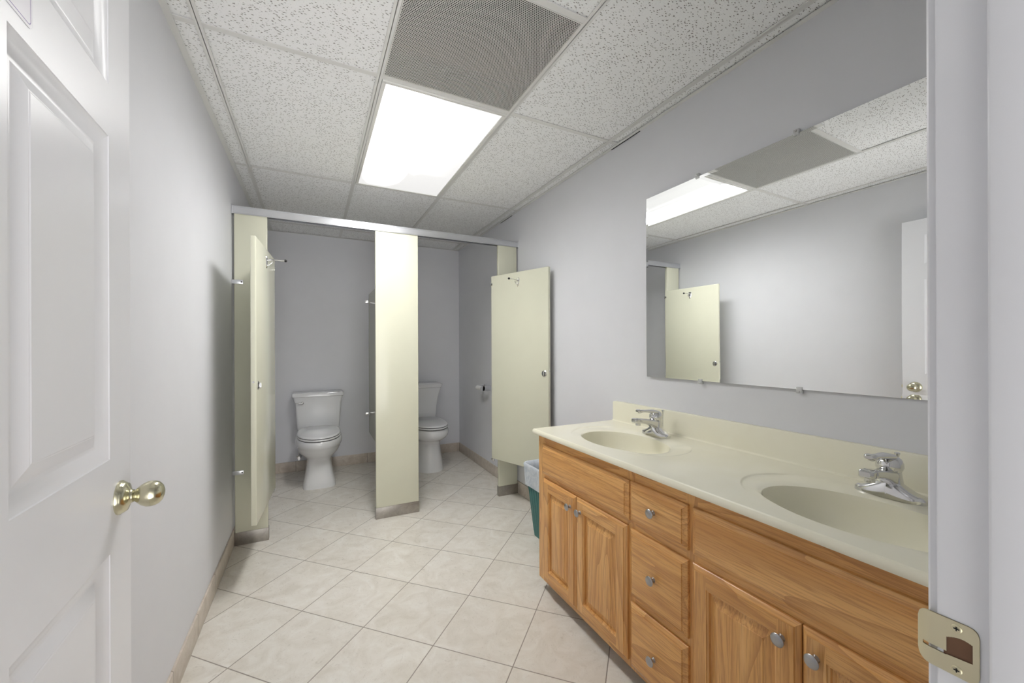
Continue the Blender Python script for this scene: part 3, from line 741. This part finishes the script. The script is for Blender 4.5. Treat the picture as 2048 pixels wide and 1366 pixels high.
# ================================================================== VANITY
CX0, CYL, CYR, CT = 1.036, 1.770, 0.262, 0.812
vn = thing('vanity_cabinet', 'honey oak double-sink vanity cabinet along the right wall', 'cabinet', (CX0, CYL, 0))
mv = lambda a_, b, d: (d, a_-CYL, b)                 # a = world y, b = z, d = world x - CX0
def f(bm):
    D = XR-0.003-CX0
    box(bm, 0.018, D, -0.016, 0, 0.057, 0.786, mi=1); box(bm, 0.018, D, CYR-CYL, CYR-CYL+0.016, 0.057, 0.786, mi=1)
    box(bm, 0.018, D, CYR-CYL+0.016, -0.016, 0.057, 0.073, mi=0); box(bm, D-0.006, D, CYR-CYL+0.016, -0.016, 0.073, 0.78, mi=1)
    # face frame: stiles and rails (front of the box)
    st = [(CYL, CYL-0.052), (1.128, 1.086), (0.868, 0.826), (CYR+0.045, CYR)]
    for a_, b_ in st: box(bm, 0, 0.0185, b_-CYL, a_-CYL, 0.057, 0.787, mi=1)
    for (a_, b_) in ((CYL-0.052, 1.128), (1.086, 0.868), (0.826, CYR+0.045)):
        box(bm, 0, 0.0185, b_-CYL, a_-CYL, 0.727, 0.787, mi=0); box(bm, 0, 0.0185, b_-CYL, a_-CYL, 0.057, 0.100, mi=0); box(bm, 0, 0.0185, b_-CYL, a_-CYL, 0.567, 0.612, mi=0)
    box(bm, 0, 0.0185, 0.868-CYL, 1.086-CYL, 0.300, 0.340, mi=0)
part('carcass', ['oak_y', 'oak_z'], vn, f, 35)
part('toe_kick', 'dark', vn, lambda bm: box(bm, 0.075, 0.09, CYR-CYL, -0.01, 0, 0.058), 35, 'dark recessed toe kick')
TH = 0.0185
EDGE = [(0, -0.0), (0, -TH+0.0115), (0.0008, -TH+0.0100), (0.0025, -TH+0.0090), (0.0150, -TH+0.0040), (0.0160, -TH+0.0036), (0.0170, -TH+0.0003), (0.0185, -TH)]
def front(name, ya, yb, z0, z1, label=None):
    def f(bm):
        nested(bm, mv, yb, ya, z0, z1, EDGE, mi=0); weld(bm)
    return part(name, 'oak_y', vn, f, 20, label)
def oakdoor(ya, yb, z0, z1, label=None):
    w_ = 0.052
    def f(bm):
        E_ = [(0, -0.0), (0, -TH+0.0110), (0.001, -TH+0.0095), (0.003, -TH+0.0080), (0.0115, -TH+0.0034), (0.0125, -TH+0.0003), (0.014, -TH)]
        ca = (yb+w_, ya-w_); cb = (z0+w_, z1-w_)
        pr = [(0, 0, 1), (0.0010, 0.0030, 1), (0.0055, 0.0050, 1), (0.0065, 0.0115, 1), (0.011, 0.0120, 1), (0.034, 0.0035, 1), (0.0348, 0.0020, 1), (0.036, 0.0018, 1)]
        nested(bm, mv, yb, ya, z0, z1, E_, (ca, cb), mi=[0, 1, 0, 1], cellmat=lambda i, j: 1 if i in (0, 2) else 0, panel={(1, 1): pr}); weld(bm)
    return part('door', ['oak_y', 'oak_z'], vn, f, 20, label)
def cknob(parent, y, z):
    def f(bm):
        lathe(bm, (-TH, y-CYL, z), (-1, 0, 0), [(0.0085, -0.001), (0.0085, 0.001), (0.0058, 0.004), (0.0055, 0.011), (0.009, 0.0145), (0.0150, 0.0175), (0.0158, 0.0195), (0.0140, 0.0220), (0.008, 0.0235), (0.0, 0.0240)], 32)
    part('knob', 'nickel', parent, f, 50, 'round brushed nickel knob')
front('false_front', 1.722, 1.110, 0.597, 0.743); front('false_front', 0.838, 0.285, 0.600, 0.743)
for ya, yb, ky in ((1.710, 1.434, 1.470), (1.431, 1.120, 1.396), (0.838, 0.5375, 0.577), (0.5345, 0.285, 0.503)):
    d_ = oakdoor(ya, yb, 0.083, 0.575); cknob(d_, ky, 0.521)
for z0_, z1_, kz in ((0.602, 0.743, 0.672), (0.331, 0.572, 0.448), (0.075, 0.306, 0.180)):
    d_ = front('drawer', 1.104, 0.856, z0_, z1_); cknob(d_, 0.986, kz)
# ---- cultured marble top with two moulded bowls
TX0, TX1, TYL, TYR = 1.000, XR-0.001, 1.779, 0.250
vt = thing('countertop', 'cream cultured marble countertop with two moulded oval basins and backsplash', 'countertop', (TX0, TYL, CT))
SINKS = [dict(o=(1.268, 1.386, 0.215, 0.300), i=(1.2435, 1.380, 0.155, 0.226), r=(TYL-0.0, 0.945)), dict(o=(1.268, 0.512, 0.215, 0.300), i=(1.2285, 0.508, 0.158, 0.226), r=(0.945, TYR))]
BSX = XR-0.021
def f(bm):
    for S in SINKS:
        x0, x1 = TX0+0.010, BSX; ya, yb = S['r']
        if ya == TYL: ya -= 0.004
        cx, cy, ax, ay = S['o']; ix, iy, bx_, by_ = S['i']
        angs = [2*PI*k/120 for k in range(120)]
        for X, Y in ((x0, ya), (x1, ya), (x0, yb), (x1, yb)): angs.append(math.atan2((Y-cy)/1.0, (X-cx)) % (2*PI))
        angs = sorted(angs)
        rings = []
        def rectpt(a_):
            c, s = math.cos(a_), math.sin(a_); ts = []
            if c > 1e-9: ts.append((x1-cx)/c)
            if c < -1e-9: ts.append((x0-cx)/c)
            if s > 1e-9: ts.append((ya-cy)/s)
            if s < -1e-9: ts.append((yb-cy)/s)
            t = min(ts); return (cx+c*t, cy+s*t)
        def ell(a_, k, w0, dz):
            # w0: 0 outer ellipse, 1 inner; k scale
            X = (cx+ax*math.cos(PH(a_)))*(1-w0)+(ix+bx_*math.cos(PH(a_)))*w0; Y = (cy+ay*math.sin(PH(a_)))*(1-w0)+(iy+by_*math.sin(PH(a_)))*w0
            if k != 1: X = ix+(X-ix)*k; Y = iy+(Y-iy)*k
            return (X-TX0, Y-TYL, dz)
        def PH(a_): return math.atan2(math.sin(a_)/ay, math.cos(a_)/ax)
        rings.append([(p[0]-TX0, p[1]-TYL, 0) for p in map(rectpt, angs)])
        prof = [(1.018, 0, 0), (1.006, 0, -0.0004), (0.998, 0, -0.0022), (0.985, 0, -0.0036), (1, 0.25, -0.0040), (1, 0.75, -0.0050), (1, 0.92, -0.0062), (1, 1, -0.0085),
                (0.992, 1, -0.014), (0.980, 1, -0.026), (0.962, 1, -0.044), (0.935, 1, -0.066), (0.88, 1, -0.092), (0.79, 1, -0.122), (0.66, 1, -0.138), (0.5, 1, -0.148), (0.33, 1, -0.153), (0.17, 1, -0.157), (0.10, 1, -0.158)]
        for k, w0, dz in prof:
            rg = []
            for a_ in angs:
                p = ell(a_, 1.0, w0, dz)
                if w0 < 1: q = (cx-TX0+(p[0]-(cx-TX0))*k, cy-TYL+(p[1]-(cy-TYL))*k, dz)
                else: q = (ix-TX0+(p[0]-(ix-TX0))*k, iy-TYL+(p[1]-(iy-TYL))*k, dz)
                if w0 < 0.95:      # the raised ring melts into the deck along the front
                    ff_ = min(1, max(0, (math.cos(PH(a_))+0.88)/0.5)); ff_ = ff_*ff_*(3-2*ff_); q = (q[0], q[1], q[2]*ff_)
                # the faucet deck stays level behind the bowl
                X = q[0]+TX0
                if w0 < 0.8 and X > 1.372:
                    kk = min(1, (X-1.372)/0.02); q = (q[0], q[1], q[2]*(1-kk))
                q = (min(q[0], BSX-TX0), q[1], q[2])
                rg.append(q)
            rings.append(rg)
        loft(bm, rings, cap0=False, cap1=True)
    # front edge, left end and underside
    prof = [(0.010, 0.0), (0.004, -0.0015), (0.001, -0.006), (0.0, -0.012), (0.001, -0.019), (0.004, -0.0235), (0.010, -0.025), (0.03, -0.025), (0.06, -0.0255)]
    loft(bm, [[(p, y, z) for p, z in prof] for y in (TYR-TYL, -0.004)], cap0=False, cap1=False, closed=False)
    prof2 = [(-0.004, 0.0), (-0.0012, -0.0012), (0, -0.005), (0, -0.020), (-0.0012, -0.0238), (-0.004, -0.025), (-0.03, -0.025)]
    loft(bm, [[(x, p, z) for p, z in prof2] for x in (0.006, TX1-TX0)], cap0=False, cap1=False, closed=False)
    # corner patch at the front left
    loft(bm, [[(0.010+(p-0.010)*0.0, q, z) for p, q, z in ((0, -0.004, 0), (0, -0.0012, -0.0012), (0, 0, -0.005), (0, 0, -0.020), (0, -0.0012, -0.0238), (0, -0.004, -0.025))],
              [(p, q, z) for p, q, z in ((0.010, -0.004, 0), (0.005, -0.003, -0.0015), (0.0035, -0.0025, -0.006), (0.0035, -0.0025, -0.019), (0.005, -0.003, -0.0235), (0.010, -0.004, -0.025))],
              [(p, -0.004, z) for p, z in ((0.010, 0), (0.004, -0.0015), (0.001, -0.006), (0.001, -0.019), (0.004, -0.0235), (0.010, -0.025))]], cap0=False, cap1=False, closed=False)
part('counter', 'marble', vt, f, 32)
def f(bm):
    X0, X1 = BSX-TX0, TX1-TX0; Z1 = 0.109
    prof = [(X0-0.012, 0.0002), (X0-0.005, 0.0012), (X0-0.0012, 0.005), (X0, 0.012), (X0+0.0003, Z1-0.006), (X0+0.002, Z1-0.0015), (X0+0.006, Z1), (X1, Z1), (X1, -0.02)]
    rings = []
    for y in (TYR-TYL, -0.018): rings.append([(x, y, z) for x, z in prof])
    rings.append([(min(x+0.0, X1) if True else x, -0.010, min(z, Z1-0.0012) if z > 0.05 else z) for x, z in prof])
    rings.append([(x+0.0 if x < X1 else x, -0.004, min(z, Z1-0.0045) if z > 0.05 else z) for x, z in prof])
    rings.append([(x+0.0015 if x < X1 else x, -0.0008, min(z, Z1-0.010) if z > 0.05 else z) for x, z in prof])
    rings.append([(x+0.004 if x < X1 else x, 0, min(z, Z1-0.014) if z > 0.05 else z) for x, z in prof])
    loft(bm, rings, cap0=True, cap1=True)
part('backsplash', 'marble', vt, f, 32)
for S in SINKS:
    ix, iy = S['i'][:2]
    part('drain', 'chrome', vt, lambda bm: lathe(bm, (ix-TX0, iy-TYL, -0.1578), (0, 0, 1), [(0.022, 0), (0.022, 0.002), (0.018, 0.003), (0.016, 0.001), (0.012, 0.0025), (0, 0.004)], 28))
    part('overflow_hole', 'dark', vt, lambda bm: lathe(bm, (ix-TX0-0.1385, iy-TYL, -0.062), (1, 0, 0.55), [(0.009, 0), (0.009, 0.001)], 20)) if False else None

# ---- faucets
def faucet(loc, rz, label):
    """local: spout towards -x, base long axis y, origin on the counter"""
    t = thing('faucet', label, 'faucet', loc, rz, 'chrome single-lever basin faucets')
    def base(bm):
        rings = []
        n = 60
        for i in range(n+1):
            u = -1+2*i/n; y = u*0.0775
            e = math.sqrt(max(0.0, 1-abs(u)**3.2)); wx = 0.0055+0.0225*e
            q = max(0, 1-abs(u)/0.80)
            h = 0.017+0.003*e+0.042*(q**1.45)
            h *= (0.72+0.28*min(1, (1-abs(u))/0.12))
            sec = []
            top = 0.010+0.011*(1-q)
            for (a_, b_) in ((-1, 0), (-1, 0.55), (-0.94, 0.78), (-0.80, 0.93), (-0.5, 1.0), (0, 1.01), (0.5, 1.0), (0.80, 0.93), (0.94, 0.78), (1, 0.55), (1, 0)):
                k = 1.0 if b_ < 0.6 else (1-0.28*q)
                sec.append((wx*a_*k, y, h*b_))
            rings.append(sec)
        loft(bm, rings)
    part('base', 'chrome', t, base, 40)
    def body(bm):
        # column under the handle
        lathe(bm, (0.004, 0, 0.030), (0.0, 0, 1), [(0.029, 0), (0.027, 0.014), (0.025, 0.028), (0.0235, 0.040), (0.022, 0.046)], 32)
        # spout: flattened rounded section running forward
        R = []
        for x, z, hw_, hh in ((0.022, 0.044, 0.020, 0.020), (0.0, 0.050, 0.0225, 0.023), (-0.022, 0.058, 0.022, 0.0185), (-0.045, 0.066, 0.0200, 0.0135), (-0.07, 0.0725, 0.0185, 0.0115), (-0.096, 0.0770, 0.0175, 0.0112), (-0.112, 0.0785, 0.0172, 0.0112), (-0.113, 0.0785, 0.0164, 0.0104), (-0.115, 0.0785, 0.0164, 0.0104), (-0.116, 0.0785, 0.0172, 0.0112), (-0.128, 0.0795, 0.0170, 0.0110), (-0.135, 0.080, 0.0150, 0.0098), (-0.139, 0.080, 0.0115, 0.0070)):
            R.append([(x, y, z+zz) for y, zz in rr(-hw_, hw_, -hh, hh, min(hw_, hh)*0.55, 5)])
        loft(bm, R)
    part('spout', 'chrome', t, body, 40)
    part('aerator', 'chrome', t, lambda bm: lathe(bm, (-0.112, 0, 0.056), (0, 0, 1), [(0.0095, 0), (0.0115, 0.001), (0.0115, 0.010), (0.013, 0.0105), (0.013, 0.016)], 24), 40)
    def hd(bm):
        o = Vector((0.003, 0, 0.072))
        lathe(bm, o, (-0.22, 0, 1), [(0.0225, 0), (0.0262, 0.002), (0.0298, 0.010), (0.0298, 0.020), (0.0270, 0.030), (0.0205, 0.037), (0.011, 0.041), (0, 0.042)], 32)
        R = []
        for x, z, hw_, hh in ((0.016, 0.103, 0.014, 0.009), (-0.010, 0.112, 0.0185, 0.0085), (-0.032, 0.1155, 0.0155, 0.0066), (-0.058, 0.118, 0.0120, 0.0050), (-0.084, 0.1205, 0.0115, 0.0048), (-0.098, 0.122, 0.0135, 0.0064), (-0.110, 0.1225, 0.0135, 0.0068), (-0.117, 0.1225, 0.0085, 0.0038)):
            R.append([(x, y, z+zz) for y, zz in rr(-hw_, hw_, -hh, hh, min(hw_, hh)*0.85, 5)])
        loft(bm, R)
        lathe(bm, (-0.100, 0, 0.1105), (0, 0, 1), [(0.004, 0), (0.008, 0.002), (0.009, 0.007)], 16)
    h = part('lever_handle', 'chrome', t, hd, 45)
    part('index_slot', 'dark', h, lambda bm: box(bm, -0.0295, -0.0265, -0.004, 0.004, 0.084, 0.092, 0.001), 35, 'small dark index mark')
    part('lift_rod', 'chrome', t, lambda bm: (tube(bm, [(0.044, 0, 0.0), (0.046, 0, 0.09)], 0.0022, 10), lathe(bm, (0.046, 0, 0.088), (0, 0, 1), [(0.0028, 0), (0.0032, 0.012), (0.0050, 0.020), (0.0066, 0.0235), (0.0066, 0.0265), (0.003, 0.028), (0, 0.0282)], 16)), 45)
    return t
faucet((1.438, 1.374, CT+0.0002), 0.0, 'chrome lever faucet at the far basin, nearer the stalls')
faucet((1.432, 0.524, CT+0.0002), 0.0, 'chrome lever faucet at the near basin, beside the door jamb')

# ================================================================== MIRROR (hung slightly out of parallel)
MA, MB, MCY, MCZ, MX = 0.0084, -0.0011, 0.0086, 0.0257, XR-0.0130      # tilt and slight bow of the glass
mr = thing('wall_mirror', 'large frameless rectangular mirror on the wall above the vanity', 'mirror', (MX, 1.0, 1.53))
def mp(y, z, d=0.0):
    Y, Z = y-1.0, z-1.53
    return (-MA*Y-MB*Z+0.5*MCY*Y*Y+0.5*MCZ*Z*Z+d, Y, Z)
Y0m, Y1m, Z0m, Z1m = 0.325, 1.5235, 1.076, 1.984
BV = 0.013
def f(bm):
    na, nb = 40, 32
    g = [[bm.verts.new(mp(Y0m+BV+(Y1m-Y0m-2*BV)*i/na, Z0m+BV+(Z1m-Z0m-2*BV)*j/nb)) for j in range(nb+1)] for i in range(na+1)]
    for i in range(na):
        for j in range(nb): bm.faces.new((g[i][j], g[i+1][j], g[i+1][j+1], g[i][j+1])).smooth = True
o = finish('glass', (lambda bm: (f(bm), bm)[1])(bmesh.new()), 'mirror', mr)
def f(bm):
    n_ = 24; e = -0.00028
    def strip(P, Q, P2, Q2):
        for k in range(n_):
            t0, t1 = k/n_, (k+1)/n_
            L_ = lambda A, B, t, d: mp(A[0]+(B[0]-A[0])*t, A[1]+(B[1]-A[1])*t, d)
            bm.faces.new([bm.verts.new(c) for c in (L_(P, Q, t0, 0), L_(P, Q, t1, 0), L_(P2, Q2, t1, e), L_(P2, Q2, t0, e))]).smooth = True
    A, B, C_, D = (Y0m+BV, Z0m+BV), (Y1m-BV, Z0m+BV), (Y1m-BV, Z1m-BV), (Y0m+BV, Z1m-BV)
    a, b, c, d = (Y0m, Z0m), (Y1m, Z0m), (Y1m, Z1m), (Y0m, Z1m)
    for q in ((A, B, a, b), (B, C_, b, c), (C_, D, c, d), (D, A, d, a)): strip(*q)
    bmesh.ops.remove_doubles(bm, verts=bm.verts[:], dist=1e-6)
part('bevel', 'mirror', mr, f, 0.3, 'narrow bevelled rim of the mirror')
def f(bm):
    na = 20
    ring = [(Y0m+(Y1m-Y0m)*i/na, Z0m) for i in range(na)]+[(Y1m, Z0m+(Z1m-Z0m)*i/na) for i in range(na)]+[(Y1m-(Y1m-Y0m)*i/na, Z1m) for i in range(na)]+[(Y0m, Z1m-(Z1m-Z0m)*i/na) for i in range(na)]
    loft(bm, [[mp(a_, b, d) for a_, b in ring] for d in (-0.00028, 0.0022)], cap0=False, cap1=False, smooth=False)
part('edge', 'nickel', mr, f, 20)
for (y, z, s) in ((1.221, Z1m, 1), (0.815, Z1m, 1), (1.209, Z0m, -1), (0.808, Z0m, -1)):
    def f(bm):
        c = mp(y, z)
        za, zb = (c[2]-0.008, c[2]+0.014) if s > 0 else (c[2]-0.014, c[2]+0.008)
        box(bm, c[0]-0.0045, c[0]-0.0015, c[1]-0.009, c[1]+0.009, za, zb, 0.0008)
        zz = (c[2]+0.002, c[2]+0.014) if s > 0 else (c[2]-0.014, c[2]-0.002)
        box(bm, c[0]-0.0015, XR-MX-0.0005, c[1]-0.009, c[1]+0.009, *zz, 0.0008)
    k = part('clip', 'clear', mr, f, 35, 'clear plastic mirror clip')
    def f(bm):
        c = mp(y, z); lathe(bm, (c[0]-0.0046, c[1], c[2]+s*0.008), (-1, 0, 0), [(0.0032, 0), (0.0030, 0.001), (0, 0.0014)], 12)
    part('screw', 'nickel', k, f)
